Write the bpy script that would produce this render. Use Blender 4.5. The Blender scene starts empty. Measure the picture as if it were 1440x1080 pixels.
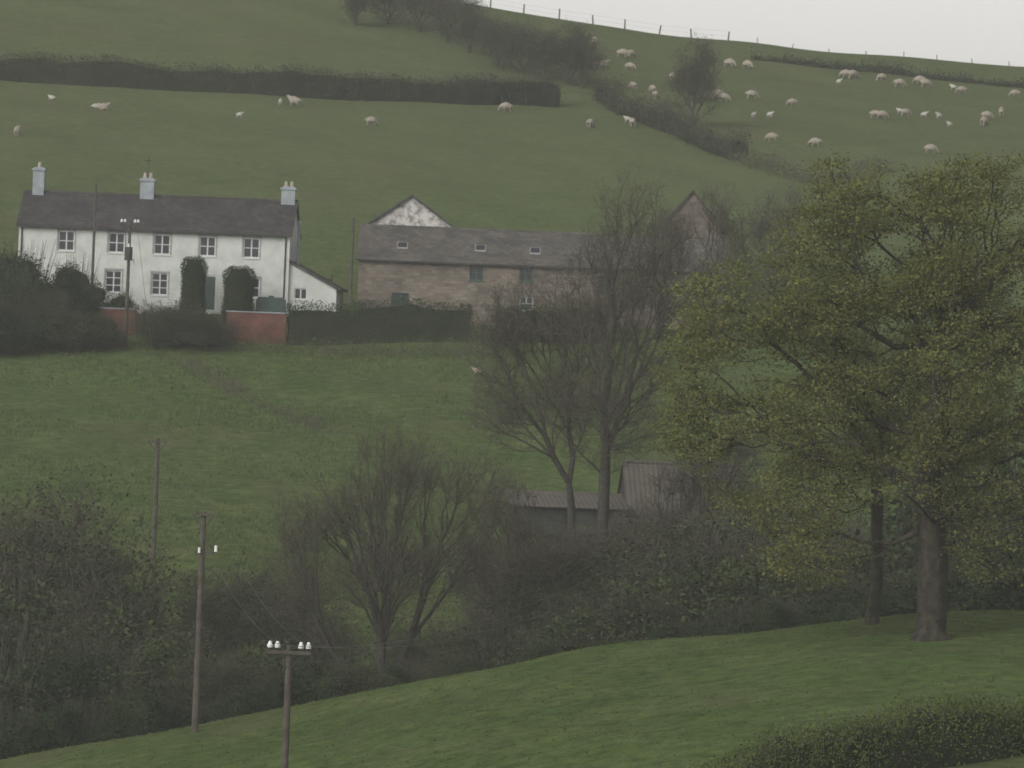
import bpy, math, numpy as np
from mathutils import Vector
rng=np.random.default_rng(7)
F=9200.0; ROLL=math.radians(2.3); CR,SR=math.cos(ROLL),math.sin(ROLL)
def S(u,v,y):
    du=u-720.0; dv=540.0-v
    return np.array([(du*CR-dv*SR)/F*y, y, (du*SR+dv*CR)/F*y])
sc=bpy.context.scene
# ---------------------------------------------------------------- materials
def new_mat(name):
    m=bpy.data.materials.new(name); m.use_nodes=True
    nt=m.node_tree; b=nt.nodes['Principled BSDF']; b.inputs['Roughness'].default_value=.85
    b.inputs['Specular IOR Level'].default_value=.15
    return m,nt,b
def c4(c): return (c[0],c[1],c[2],1)
def mixc(nt,f,a,b,mode='MIX'):
    n=nt.nodes.new('ShaderNodeMix'); n.data_type='RGBA'; n.blend_type=mode
    for sock,val in ((n.inputs[0],f),(n.inputs[6],a),(n.inputs[7],b)):
        if isinstance(val,(float,int)): sock.default_value=val
        elif isinstance(val,tuple): sock.default_value=c4(val)
        else: nt.links.new(val,sock)
    return n.outputs[2]
def noise(nt,vec,scale,detail=4,rough=.6):
    n=nt.nodes.new('ShaderNodeTexNoise'); n.inputs['Scale'].default_value=scale
    n.inputs['Detail'].default_value=detail; n.inputs['Roughness'].default_value=rough
    if vec is not None: nt.links.new(vec,n.inputs['Vector'])
    return n.outputs[0]
def ramp(nt,f,p0,p1):
    n=nt.nodes.new('ShaderNodeMapRange'); n.inputs[1].default_value=p0; n.inputs[2].default_value=p1
    nt.links.new(f,n.inputs[0]); return n.outputs[0]
def objco(nt): return nt.nodes.new('ShaderNodeTexCoord').outputs['Object']
def mat_noise(name,c1,c2,scale,rough=.85,bump=.0,detail=4,lo=.35,hi=.65):
    m,nt,b=new_mat(name); co=objco(nt)
    f=ramp(nt,noise(nt,co,scale,detail),lo,hi)
    nt.links.new(mixc(nt,f,c1,c2),b.inputs['Base Color']); b.inputs['Roughness'].default_value=rough
    if bump:
        bn=nt.nodes.new('ShaderNodeBump'); bn.inputs['Strength'].default_value=bump; bn.inputs['Distance'].default_value=.05
        nt.links.new(f,bn.inputs['Height']); nt.links.new(bn.outputs[0],b.inputs['Normal'])
    return m
def mat_leaf(name,c1,c2,trans=.25):
    m,nt,b=new_mat(name)
    a=nt.nodes.new('ShaderNodeAttribute'); a.attribute_name='tint'
    col=mixc(nt,a.outputs['Fac'],c1,c2)
    d=nt.nodes.new('ShaderNodeBsdfDiffuse'); nt.links.new(col,d.inputs[0]); nt.nodes.remove(b)
    if trans:
        tr=nt.nodes.new('ShaderNodeBsdfTranslucent'); nt.links.new(col,tr.inputs[0])
        mx=nt.nodes.new('ShaderNodeMixShader'); mx.inputs[0].default_value=trans
        nt.links.new(d.outputs[0],mx.inputs[1]); nt.links.new(tr.outputs[0],mx.inputs[2])
        nt.links.new(mx.outputs[0],nt.nodes['Material Output'].inputs[0])
    else: nt.links.new(d.outputs[0],nt.nodes['Material Output'].inputs[0])
    return m
def mat_flat(name,c):
    m,nt,b=new_mat(name); nt.nodes.remove(b); d=nt.nodes.new('ShaderNodeBsdfDiffuse'); co=objco(nt)
    nt.links.new(mixc(nt,noise(nt,co,1,0),tuple(x*.75 for x in c),tuple(x*1.25 for x in c)),d.inputs[0]); nt.links.new(d.outputs[0],nt.nodes['Material Output'].inputs[0]); return m
M={}
M['oakleaf']=mat_leaf('oak_leaves',(.07,.085,.024),(.20,.205,.068),.3)
M['darkleaf']=mat_leaf('dark_leaves',(.018,.032,.013),(.042,.062,.025),0)
M['thick']=mat_leaf('thicket_leaves',(.028,.04,.018),(.066,.08,.036),0)
M['brownleaf']=mat_leaf('tree_buds',(.065,.065,.036),(.11,.112,.058),0)
M['bramble']=mat_leaf('bramble_leaves',(.065,.08,.036),(.11,.12,.06),0)
M['hedge']=mat_leaf('hedge_leaves',(.026,.036,.02),(.06,.07,.04),0)
M['hedgeg']=mat_leaf('garden_hedge_leaves',(.016,.03,.013),(.038,.058,.024),0)
M['olive']=mat_leaf('olive_hedge_leaves',(.048,.066,.02),(.095,.125,.038),0)
M['grass']=mat_leaf('grass_blades',(.052,.085,.026),(.09,.12,.042),0)
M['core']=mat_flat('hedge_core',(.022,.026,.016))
M['bark']=mat_noise('bark',(.03,.027,.022),(.06,.056,.046),6)
M['oakbark']=mat_noise('oak_bark',(.018,.017,.012),(.055,.05,.036),2.5,bump=1)
M['twig']=mat_flat('twigs',(.074,.070,.052))
M['pole']=mat_noise('pole_wood',(.05,.044,.036),(.09,.08,.065),3)
M['iron']=mat_noise('dark_metal',(.03,.03,.03),(.06,.06,.06),3,.6)
M['porc']=mat_noise('porcelain',(.6,.6,.6),(.7,.7,.7),3,.3)
M['white']=mat_noise('whitewash',(.34,.355,.335),(.48,.495,.47),1.0,bump=.2,lo=.25,hi=.6,detail=6)
M['paint']=mat_noise('white_paint',(.44,.44,.43),(.53,.53,.52),3,.5)
M['dpaint']=mat_noise('weathered_paint',(.2,.2,.2),(.3,.3,.3),3,.5)
M['grey']=mat_noise('grey_render',(.19,.21,.23),(.29,.315,.335),1.5)
M['terracotta']=mat_noise('chimney_pot',(.25,.22,.18),(.35,.31,.27),4)
M['mottle']=mat_noise('peeling_whitewash',(.19,.175,.16),(.47,.46,.44),2.2,bump=.4,detail=7,lo=.38,hi=.56)
M['green']=mat_noise('green_paint',(.035,.06,.05),(.06,.085,.075),3,.6)
M['wool']=mat_noise('wool',(.25,.215,.175),(.38,.34,.29),9,bump=1,lo=.3,hi=.7)
M['lambwool']=mat_noise('lamb_wool',(.36,.34,.31),(.48,.46,.42),9,bump=.6)
M['face']=mat_noise('sheep_face',(.19,.155,.12),(.31,.27,.22),9)
M['redbarn']=mat_noise('weathered_boards',(.018,.02,.018),(.055,.055,.048),1.1,detail=6)
m,nt,b=new_mat('window_glass'); b.inputs['Base Color'].default_value=(.025,.03,.035,1); b.inputs['Roughness'].default_value=.12; b.inputs['Specular IOR Level'].default_value=.3; M['glass']=m
def mat_brick(name,c1,c2,cm,bw,bh,ms,stain=.4,axis='xz',bump=.5,nscale=.5):
    m,nt,b=new_mat(name); co=objco(nt)
    sp=nt.nodes.new('ShaderNodeSeparateXYZ'); nt.links.new(co,sp.inputs[0])
    cb=nt.nodes.new('ShaderNodeCombineXYZ')
    if axis=='xz':
        ad=nt.nodes.new('ShaderNodeMath'); nt.links.new(sp.outputs[0],ad.inputs[0]); nt.links.new(sp.outputs[1],ad.inputs[1])
        nt.links.new(ad.outputs[0],cb.inputs[0]); nt.links.new(sp.outputs[2],cb.inputs[1])
    else:
        nt.links.new(sp.outputs[0],cb.inputs[0]); nt.links.new(sp.outputs[1],cb.inputs[1])
    br=nt.nodes.new('ShaderNodeTexBrick'); nt.links.new(cb.outputs[0],br.inputs['Vector'])
    br.inputs['Scale'].default_value=1; br.inputs['Brick Width'].default_value=bw; br.inputs['Row Height'].default_value=bh
    br.inputs['Mortar Size'].default_value=ms; br.inputs['Color1'].default_value=c4(c1); br.inputs['Color2'].default_value=c4(c2); br.inputs['Mortar'].default_value=c4(cm)
    f=ramp(nt,noise(nt,co,nscale,6,.65),.3,.7)
    k=1-stain
    col=mixc(nt,1.0,br.outputs[0],mixc(nt,f,(k,k,k),(1.15,1.12,1.08)),'MULTIPLY')
    nt.links.new(col,b.inputs['Base Color'])
    bn=nt.nodes.new('ShaderNodeBump'); bn.inputs['Strength'].default_value=bump; bn.inputs['Distance'].default_value=.03
    nt.links.new(br.outputs['Fac'],bn.inputs['Height']); bn.invert=True; nt.links.new(bn.outputs[0],b.inputs['Normal'])
    return m
M['stone']=mat_brick('rubble_stone',(.12,.104,.088),(.21,.184,.155),(.15,.132,.115),.45,.2,.018,stain=.5)
M['slate']=mat_brick('slate',(.045,.043,.045),(.078,.074,.074),(.03,.03,.03),.3,.22,.012,stain=.45,axis='xy')
M['slateb']=mat_brick('barn_slate',(.085,.08,.074),(.13,.123,.113),(.06,.06,.06),.35,.25,.014,stain=.5,axis='xy')
M['brick']=mat_brick('red_brick',(.11,.036,.030),(.16,.055,.044),(.12,.09,.075),.23,.075,.01,stain=.6,nscale=.9)
m,nt,b=new_mat('corrugated_sheet'); co=objco(nt); w=nt.nodes.new('ShaderNodeTexWave'); w.inputs['Scale'].default_value=1.3; w.bands_direction='X'
nt.links.new(co,w.inputs['Vector']); f=ramp(nt,noise(nt,co,.7,6),.35,.65)
nt.links.new(mixc(nt,w.outputs[1],mixc(nt,f,(.055,.05,.042),(.08,.073,.063)),mixc(nt,f,(.085,.075,.064),(.125,.113,.097))),b.inputs['Base Color'])
M['corr']=m

# ---------------------------------------------------------------- mesh helpers
def mk(name,V,Q=None,T=None,mats=(),tint=None,mi=None,parent=None,smooth=False,loc=(0,0,0),rotz=0):
    me=bpy.data.meshes.new(name); V=np.asarray(V,dtype=np.float32)
    Q=np.zeros((0,4),int) if Q is None else np.asarray(Q).reshape(-1,4); T=np.zeros((0,3),int) if T is None else np.asarray(T).reshape(-1,3)
    me.vertices.add(len(V)); me.vertices.foreach_set('co',V.ravel())
    li=np.concatenate([Q.ravel(),T.ravel()]).astype(np.int32)
    me.loops.add(len(li)); me.loops.foreach_set('vertex_index',li)
    n=len(Q)+len(T); me.polygons.add(n)
    ls=np.concatenate([np.arange(len(Q))*4,len(Q)*4+np.arange(len(T))*3]).astype(np.int32)
    me.polygons.foreach_set('loop_start',ls)
    if mi is not None: me.polygons.foreach_set('material_index',np.asarray(mi,dtype=np.int32))
    me.polygons.foreach_set('use_smooth',np.full(n,smooth))
    for k in mats: me.materials.append(M[k] if isinstance(k,str) else k)
    if tint is not None:
        a=me.attributes.new('tint','FLOAT','POINT'); a.data.foreach_set('value',np.asarray(tint,dtype=np.float32))
    me.update(calc_edges=True)
    o=bpy.data.objects.new(name,me); sc.collection.objects.link(o); o.location=loc; o.rotation_euler=(0,0,rotz)
    if parent: o.parent=parent
    return o
def empty(name,loc,rotz=0):
    e=bpy.data.objects.new(name,None); sc.collection.objects.link(e); e.location=loc; e.rotation_euler=(0,0,rotz); e.empty_display_size=.5; return e
class MB:
    def __init__(s,mats): s.v=[];s.f=[];s.m=[];s.mats=mats
    def box(s,x0,x1,y0,y1,z0,z1,m=0):
        s.hexa([(x0,y0,z0),(x1,y0,z0),(x1,y1,z0),(x0,y1,z0),(x0,y0,z1),(x1,y0,z1),(x1,y1,z1),(x0,y1,z1)],m)
    def hexa(s,p,m=0):
        b=len(s.v); s.v+=p
        for q in ((0,3,2,1),(4,5,6,7),(0,1,5,4),(1,2,6,5),(2,3,7,6),(3,0,4,7)): s.f.append([b+i for i in q]); s.m.append(m)
    def poly(s,pts,m=0):
        b=len(s.v); s.v+=list(pts); s.f.append([b+i for i in range(len(pts))]); s.m.append(m)
    def cyl(s,p0,p1,r0,r1,n=10,m=0):
        p0=Vector(p0);p1=Vector(p1);d=(p1-p0).normalized(); a=d.orthogonal().normalized(); c=d.cross(a)
        b=len(s.v)
        for p,r in ((p0,r0),(p1,r1)):
            for i in range(n):
                t=2*math.pi*i/n; s.v.append(tuple(p+a*(r*math.cos(t))+c*(r*math.sin(t))))
        for i in range(n):
            j=(i+1)%n; s.f.append([b+i,b+j,b+n+j,b+n+i]); s.m.append(m)
        s.f.append([b+i for i in range(n)][::-1]); s.m.append(m); s.f.append([b+n+i for i in range(n)]); s.m.append(m)
    def wall(s,x0,x1,z0,z1,y,holes,m=0,rev=.14):
        xs=sorted(set([x0,x1]+[h[0] for h in holes]+[h[1] for h in holes])); zs=sorted(set([z0,z1]+[h[2] for h in holes]+[h[3] for h in holes]))
        for i in range(len(xs)-1):
            for j in range(len(zs)-1):
                cx=(xs[i]+xs[i+1])/2; cz=(zs[j]+zs[j+1])/2
                if any(h[0]<cx<h[1] and h[2]<cz<h[3] for h in holes): continue
                s.poly([(xs[i],y,zs[j]),(xs[i+1],y,zs[j]),(xs[i+1],y,zs[j+1]),(xs[i],y,zs[j+1])],m)
        for (a,b,c,d) in holes:
            s.poly([(a,y,c),(a,y,d),(a,y+rev,d),(a,y+rev,c)],m); s.poly([(b,y,c),(b,y+rev,c),(b,y+rev,d),(b,y,d)],m)
            s.poly([(a,y,c),(a,y+rev,c),(b,y+rev,c),(b,y,c)],m); s.poly([(a,y,d),(b,y,d),(b,y+rev,d),(a,y+rev,d)],m)
    def obj(s,name,parent=None,loc=(0,0,0),rotz=0):
        me=bpy.data.meshes.new(name); me.from_pydata([tuple(map(float,p)) for p in s.v],[],s.f)
        for k in s.mats: me.materials.append(M[k])
        me.polygons.foreach_set('material_index',s.m); me.update()
        o=bpy.data.objects.new(name,me); sc.collection.objects.link(o); o.location=loc; o.rotation_euler=(0,0,rotz)
        if parent: o.parent=parent
        return o
# ---------------------------------------------------------------- terrain
gx=np.arange(-160,161,2.0); gy=np.arange(-60,1001,2.0)
def ctrl(pts,y):
    P=np.array([S(u,v,y) for u,v in pts]); o=np.argsort(P[:,0]); P=P[o]
    return np.interp(gx,P[:,0],P[:,2])
zc=ctrl([(-600,1150),(50,1082),(300,1022),(600,964),(900,905),(1100,884),(1300,872),(1600,860),(2200,850)],250)
hc=ctrl([(-1400,-120),(0,-60),(500,-25),(670,3),(780,22),(870,38),(960,50),(1050,60),(1250,78),(1440,94),(2000,130),(3000,210)],575)
lin=lambda a,b: np.interp(gx,[-60,60],[a,b])
st=[(-60,lin(-1,-1)),(0,lin(-1.7,-1.7)),(30,lin(-4.5,-4.5)),(80,lin(-10.5,-9.5)),(130,lin(-15.5,-12.5)),(170,zc-4.6),(205,zc-2.7),(235,zc-.7),(250,zc),(258,zc-.8),
    (275,zc*.5+lin(-9.8,-9.4)),(290,lin(-15.6,-14.4)),(312,lin(-12,-11)),(388,lin(-.8,3.0)),(396,lin(2.4,3.2)),(401,lin(3.7,3.7)),(413,lin(4,4)),(430,lin(7.3,8.1)),
    (505,7.9+(hc-7.9)*.535),(575,hc),(592,hc+.2),(620,hc-.6),(700,hc-8),(880,hc-30),(1000,hc-34)]
sy=np.array([s[0] for s in st]); SZ=np.array([s[1] for s in st])
H=np.array([np.interp(gy,sy,SZ[:,i]) for i in range(len(gx))]).T
def gs(A,sig,ax):
    k=np.arange(-8,9); w=np.exp(-k**2/(2*sig**2)); w/=w.sum(); Ap=np.pad(A,[(8,8) if a==ax else (0,0) for a in (0,1)],mode='edge')
    out=0
    for i,ww in enumerate(w): out=out+ww*(Ap[i:i+A.shape[0],:] if ax==0 else Ap[:,i:i+A.shape[1]])
    return out
H=gs(gs(H,1.1,0),3,1)
wv=[(rng.uniform(.02,.09),rng.uniform(0,6.28),rng.uniform(0,6.28)) for _ in range(8)]+[(rng.uniform(.25,.8),rng.uniform(0,6.28),rng.uniform(0,6.28)) for _ in range(12)]
def terr(x,y):
    x=np.asarray(x,float); y=np.asarray(y,float)
    fx=np.clip((x-gx[0])/2,0,len(gx)-1.001); fy=np.clip((y-gy[0])/2,0,len(gy)-1.001)
    i=fx.astype(int); j=fy.astype(int); a=fx-i; b=fy-j
    z=H[j,i]*(1-a)*(1-b)+H[j,i+1]*a*(1-b)+H[j+1,i]*(1-a)*b+H[j+1,i+1]*a*b
    for k,(w,an,ph) in enumerate(wv):
        amp=.10 if k<8 else .032
        z=z+amp*np.sin(w*(x*math.cos(an)+y*math.sin(an))+ph)*np.clip((y-30)/60,0,1)
    return z
def hit(u,v,y0,y1):
    ys=np.arange(y0,y1,.25); P=np.stack([ (((u-720)*CR-(540-v)*SR)/F)*ys, ys, (((u-720)*SR+(540-v)*CR)/F)*ys],1)
    g=terr(P[:,0],P[:,1]); k=np.nonzero(P[:,2]<=g)[0]
    k=k[0] if len(k) else len(ys)-1
    return np.array([P[k,0],P[k,1],g[k]])
def grow_axis(lo,hi,step,far_lo,far_hi):
    a=list(np.arange(lo,hi+1e-6,step)); s=step; x=hi
    while x<far_hi: s*=1.25; x+=s; a.append(x)
    s=step; x=lo
    while x>far_lo: s*=1.25; x-=s; a.insert(0,x)
    return np.array(a)
X=grow_axis(-64,64,.7,-4000,4000); Y=grow_axis(192,625,.65,-2500,5000)
XX,YY=np.meshgrid(X,Y); ZZ=terr(XX,YY)
nx,ny=len(X),len(Y); idx=np.arange(nx*ny).reshape(ny,nx)
Q=np.stack([idx[:-1,:-1],idx[:-1,1:],idx[1:,1:],idx[1:,:-1]],-1).reshape(-1,4)
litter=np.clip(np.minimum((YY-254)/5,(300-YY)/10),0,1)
m,nt,b=new_mat('pasture_grass'); nt.nodes.remove(b); b=nt.nodes.new('ShaderNodeBsdfDiffuse'); nt.links.new(b.outputs[0],nt.nodes['Material Output'].inputs[0])
geo=nt.nodes.new('ShaderNodeNewGeometry').outputs['Position']
att=nt.nodes.new('ShaderNodeAttribute'); att.attribute_name='tint'
f1=ramp(nt,noise(nt,geo,.035,3),.35,.65); f2=ramp(nt,noise(nt,geo,.28,5,.78),.38,.62); f3=ramp(nt,noise(nt,geo,1.4,3,.8),.32,.68)
c=mixc(nt,f1,(.044,.074,.022),(.060,.092,.028)); c2=mixc(nt,f1,(.09,.108,.042),(.074,.104,.038))
c=mixc(nt,f2,c,c2)  # patchy grass tone, contrast widened to paint in the small shadows of clumps
c=mixc(nt,1.0,c,mixc(nt,f3,(.55,.57,.56),(1.38,1.36,1.32)),'MULTIPLY')
f4=ramp(nt,noise(nt,geo,.09,6,.75),.52,.68)
ff=nt.nodes.new('ShaderNodeMath'); ff.operation='MULTIPLY'; ff.inputs[1].default_value=.6; nt.links.new(f4,ff.inputs[0])
c=mixc(nt,ff.outputs[0],c,(.092,.088,.05))
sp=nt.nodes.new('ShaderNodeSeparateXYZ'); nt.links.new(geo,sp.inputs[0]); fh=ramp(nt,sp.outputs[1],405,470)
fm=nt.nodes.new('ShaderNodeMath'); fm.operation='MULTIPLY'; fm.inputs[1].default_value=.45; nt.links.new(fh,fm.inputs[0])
c=mixc(nt,fm.outputs[0],c,(.105,.118,.062))  # grass turns paler and greyer up the hill, haze put into its colour
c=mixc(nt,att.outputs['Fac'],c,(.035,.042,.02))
nt.links.new(c,b.inputs['Color'])
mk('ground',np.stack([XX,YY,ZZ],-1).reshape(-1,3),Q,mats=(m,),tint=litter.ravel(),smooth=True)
def tufts(name,n,xr,yr,h,clumpf,wr=(.02,.05)):
    x=rng.uniform(*xr,n); y=rng.uniform(*yr,n); d=np.sin(x*.31+y*.17)+np.sin(x*.13-y*.37+2)+np.sin(x*.9+y*.5)*.6+rng.normal(size=n)*clumpf
    k=d>0; x,y=x[k],y[k]; n=len(x); z=terr(x,y)-.02; w=rng.uniform(*wr,n); hh=h*rng.uniform(.4,1.3,n); th=rng.uniform(0,6.28,n); P=np.stack([x,y,z],-1); a=np.stack([np.cos(th)*w,np.sin(th)*w,w*0],-1)
    top=P+np.stack([rng.normal(size=n)*.06,rng.normal(size=n)*.06,hh],-1); V=np.stack([P-a,P+a,top],1).reshape(-1,3)
    mk(name,V,None,np.arange(3*n).reshape(-1,3),mats=('grass',),tint=np.repeat(rng.uniform(0,1,n),3))
tufts('grass',60000,(-26,24),(198,254),.07,2.5); tufts('grass',80000,(-34,14),(300,392),.2,.6,(.03,.06))

# ---------------------------------------------------------------- vegetation tools
def unit(a): return a/np.maximum(np.linalg.norm(a,axis=-1,keepdims=True),1e-9)
def tubes(A,B,ra,rb,k):
    d=unit(B-A); ref=np.where(np.abs(d[:,2:3])>.9,np.array([[1.,0,0]]),np.array([[0,0,1.]])); a=unit(np.cross(d,ref)); c=np.cross(d,a)
    t=np.arange(k)*2*math.pi/k; ring=a[:,None,:]*np.cos(t)[None,:,None]+c[:,None,:]*np.sin(t)[None,:,None]
    ra=np.broadcast_to(ra,(len(A),)); rb=np.broadcast_to(rb,(len(A),))
    V=np.concatenate([A[:,None,:]+ring*ra[:,None,None],B[:,None,:]+ring*rb[:,None,None]],1)
    base=(np.arange(len(A))*2*k)[:,None]; i=np.arange(k)[None,:]; j=(i+1)%k
    Q=np.stack([base+i,base+j,base+k+j,base+k+i],-1).reshape(-1,4)
    return V.reshape(-1,3),Q
def ribbons(A,B,ra,rb):
    d=unit(B-A); a=unit(np.cross(d,rng.normal(size=d.shape)))
    V=np.stack([A-a*ra,A+a*ra,B+a*rb,B-a*rb],1).reshape(-1,3); return V,np.arange(4*len(A)).reshape(-1,4)
def leaves(C,s,flat=0.0):
    n=len(C); a=unit(rng.normal(size=(n,3))*np.array([1,1,1-flat*.7])); r=rng.normal(size=(n,3)); b=unit(np.cross(a,r)); s=np.broadcast_to(s,(n,))[:,None]*rng.uniform(.6,1.3,(n,1))
    V=np.stack([C-a*s,C-b*s*.6,C+a*s,C+b*s*.6],1).reshape(-1,3); Q=np.arange(4*n).reshape(-1,4); return V,Q
class Acc:
    def __init__(s): s.V=[];s.Q=[];s.m=[];s.t=[];s.n=0
    def add(s,V,Q,m,t=.5):
        s.V.append(V); s.Q.append(Q+s.n); s.n+=len(V); s.m.append(np.full(len(Q),m)); s.t.append(np.broadcast_to(np.asarray(t,float),(len(V),)))
    def obj(s,name,mats,**k):
        return mk(name,np.concatenate(s.V),np.concatenate(s.Q),mats=mats,mi=np.concatenate(s.m),tint=np.concatenate(s.t),**k)
def lobe_pts(lobes,n,pw=.33,gap=0.0):
    L=np.array(lobes,float); vol=L[:,3]*L[:,4]*L[:,5]; ch=rng.choice(len(L),int(n*(2.6 if gap else 1)),p=vol/vol.sum())
    d=unit(rng.normal(size=(len(ch),3))); r=rng.uniform(0,1,(len(ch),1))**pw
    P=L[ch,:3]+d*r*L[ch,3:6]
    if gap:
        q=P*1.0; f=np.sin(q[:,0]*1.3+1)+np.sin(q[:,1]*1.5+q[:,2]*.9)+np.sin(q[:,2]*2.0-q[:,0]*.7)+rng.normal(size=len(P))*.4
        P=P[f>-gap][:n]
    return P[:n]
def mst(trunk,pts,bf,first):
    nT=len(trunk); P=np.vstack([trunk,pts]); N=len(pts); parent=np.full(nT+N,-1); path=np.zeros(nT+N)
    for i in range(1,nT): parent[i]=i-1; path[i]=path[i-1]+np.linalg.norm(trunk[i]-trunk[i-1])*.5
    best=np.full(N,1e9); bp=np.zeros(N,int); order=[]
    def upd(j):
        d=np.linalg.norm(pts-P[j],axis=1); c=d+bf*path[j]; k=c<best; best[k]=c[k]; bp[k]=j
    for j in range(first,nT): upd(j)
    done=np.zeros(N,bool)
    for _ in range(N):
        i=int(np.argmin(np.where(done,1e12,best))); done[i]=True; j=bp[i]; parent[nT+i]=j; path[nT+i]=path[j]+np.linalg.norm(pts[i]-P[j]); order.append(nT+i)
        d=np.linalg.norm(pts-pts[i],axis=1); c=d+bf*path[nT+i]; k=(c<best)&~done; best[k]=c[k]; bp[k]=nT+i
    return P,parent,order
def tree(name,trunk,lobes,N,r0,mats,bf=.45,first=2,pw=.33,gap=0,tw=3,sub=3,twl=.7,twr=.009,nleaf=0,lsize=.1,clump=.35,leafthr=.03,rl=.010,loc=(0,0,0),parent=None,lean_tw=.15,flare=1.35,cflat=.6):
    trunk=np.array(trunk,float); pts=lobe_pts(lobes,N,pw,gap)
    P,par,order=mst(trunk,pts,bf,first); nT=len(trunk)
    for _ in range(2):
        cs=np.zeros_like(P); cn=np.zeros(len(P)); k=np.arange(1,len(P)); np.add.at(cs,par[k],P[k]); np.add.at(cn,par[k],1)
        mvd=(cn>0)&(par>=0)&(np.arange(len(P))>=nT)
        P[mvd]=.5*P[mvd]+.25*P[par[mvd]]+.25*cs[mvd]/cn[mvd][:,None]
    haschild=np.zeros(len(P),bool); haschild[par[1:]]=True
    w=np.where(haschild,0,1.0)
    for i in order[::-1]: w[par[i]]+=w[i]
    for i in range(nT-1,0,-1): w[par[i]]+=w[i]
    p=math.log(max(w[0],2))/math.log(r0/rl); R=rl*np.maximum(w,1)**(1/p)
    if nT>1: R[0]*=flare
    if nT>2:
        for i in range(1,nT): R[i]=max(R[i]*(1-.12*(i/nT)), .04) if i<nT-1 else R[i]*.7
    a=Acc()
    ks=16; t=np.arange(ks)*2*math.pi/ks; fl=1+.10*np.sin(t*3+1)+.06*np.sin(t*5)
    rings=np.array([trunk[i]+np.stack([np.cos(t)*fl,np.sin(t)*fl,0*t],-1)*R[i] for i in range(nT)]); ii=np.arange(nT*ks).reshape(nT,ks)
    a.add(rings.reshape(-1,3),np.stack([ii[:-1],np.roll(ii,-1,1)[:-1],np.roll(ii,-1,1)[1:],ii[1:]],-1).reshape(-1,4),0)
    k=np.arange(nT,len(P)); A=P[par[k]]; B=P[k]; rb=R[k]; ra=np.minimum(R[par[k]],rb*1.5)
    for msk,sd in ((rb>.07,9),((rb<=.07)&(rb>.025),5),((rb<=.025),3)):
        if msk.any():
            V,Qq=tubes(A[msk]-(B[msk]-A[msk])*.06,B[msk]+(B[msk]-A[msk])*.04,ra[msk],rb[msk],sd); a.add(V,Qq,0)
    thin=np.nonzero((R<leafthr)&(np.arange(len(P))>=nT))[0]
    sd=unit(P[thin]-P[par[thin]])
    if tw:
        i=np.repeat(np.arange(len(thin)),tw); n=len(i); t=rng.uniform(0,1,(n,1)); s0=P[par[thin]][i]*(1-t)+P[thin][i]*t
        d=unit(sd[i]*.7+unit(rng.normal(size=(n,3)))*.8+np.array([0,0,lean_tw])); L=twl*rng.uniform(.4,1.2,(n,1))
        m1=s0+d*L*.5+rng.normal(size=(n,3))*.04; e1=m1+unit(d+rng.normal(size=(n,3))*.3+np.array([0,0,lean_tw]))*L*.5
        V,Qq=ribbons(s0,m1,twr*1.2,twr); a.add(V,Qq,1); V,Qq=ribbons(m1,e1,twr,twr*.6); a.add(V,Qq,1)
        if sub:
            j=np.repeat(np.arange(n),sub); t=rng.uniform(.2,1,(len(j),1)); s2=s0[j]*(1-t)+e1[j]*t
            d2=unit(d[j]*.6+unit(rng.normal(size=(len(j),3)))*.8+np.array([0,0,lean_tw])); e2=s2+d2*twl*.5*rng.uniform(.4,1.1,(len(j),1))
            V,Qq=ribbons(s2,e2,twr*.85,twr*.5); a.add(V,Qq,1)
    if nleaf:
        i=np.repeat(np.arange(len(thin)),nleaf); ct=rng.uniform(0,1,len(thin))
        C=P[thin][i]+rng.normal(size=(len(i),3))*np.array([clump,clump,clump*cflat])
        V,Qq=leaves(C,lsize,.5); tt=np.clip(.65*ct[i]+.35*rng.uniform(0,1,len(i)),0,1); a.add(V,Qq,2,np.repeat(tt,4))
    return a.obj(name,mats,loc=loc,parent=parent)
def px_lobes(base,y,L):
    out=[]
    for l in L:
        u,v,ru,rv=l[:4]; c=S(u,v,y)-base; k=y/F; off=l[4] if len(l)>4 else 0; rd=l[5] if len(l)>5 else ru*k
        out.append((c[0],c[1]+off,c[2],ru*k,rd,rv*k))
    return out
def rel(base,y,pts): return [tuple(S(u,v,y)-base+np.array([0,(o[0] if o else 0),0])) for u,v,*o in pts]

# ---------------------------------------------------------------- the big oak
b0=hit(1308,900,205,262); yo=b0[1]
tree('oak_tree',[(0,0,-.3),(0,0,.35),(0,0,1.2)]+rel(b0,yo,[(1310,835),(1312,790),(1308,740),(1303,680),(1308,620),(1318,560),(1325,500)]),
  px_lobes(b0,yo,[(1400,335,160,118),(1255,310,110,88),(1170,350,90,70),(1150,430,120,85,-1),(1060,440,115,80,0,3.5),(985,525,72,62),(1030,610,105,65),(1140,590,130,80),(1340,520,200,140),(1300,660,130,80),(1120,700,120,60,0,2.5),(1500,420,130,190),(1460,620,140,130),(1140,780,100,40),(1420,760,100,60),(1290,420,130,70),(1190,255,70,32)]),
  4800,.54,('oakbark','twig','oakleaf'),bf=.34,first=5,pw=.27,gap=.6,tw=1,sub=1,twl=.5,nleaf=40,lsize=.064,clump=.30,leafthr=.030,loc=b0,flare=1.7,cflat=.45)
b1=hit(1232,884,205,270)+np.array([0,3,0]); b1[2]=terr(b1[0],b1[1])
tree('oak_tree',[(0,0,-.3),(0,0,.4)]+rel(b1,b1[1],[(1233,820),(1232,760),(1234,700),(1228,660)]),
  px_lobes(b1,b1[1],[(1180,600,110,90),(1260,560,110,90),(1150,690,80,50)]),700,.24,('oakbark','twig','oakleaf'),first=3,gap=.6,tw=1,sub=1,nleaf=26,lsize=.062,leafthr=.035,loc=b1)

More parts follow.
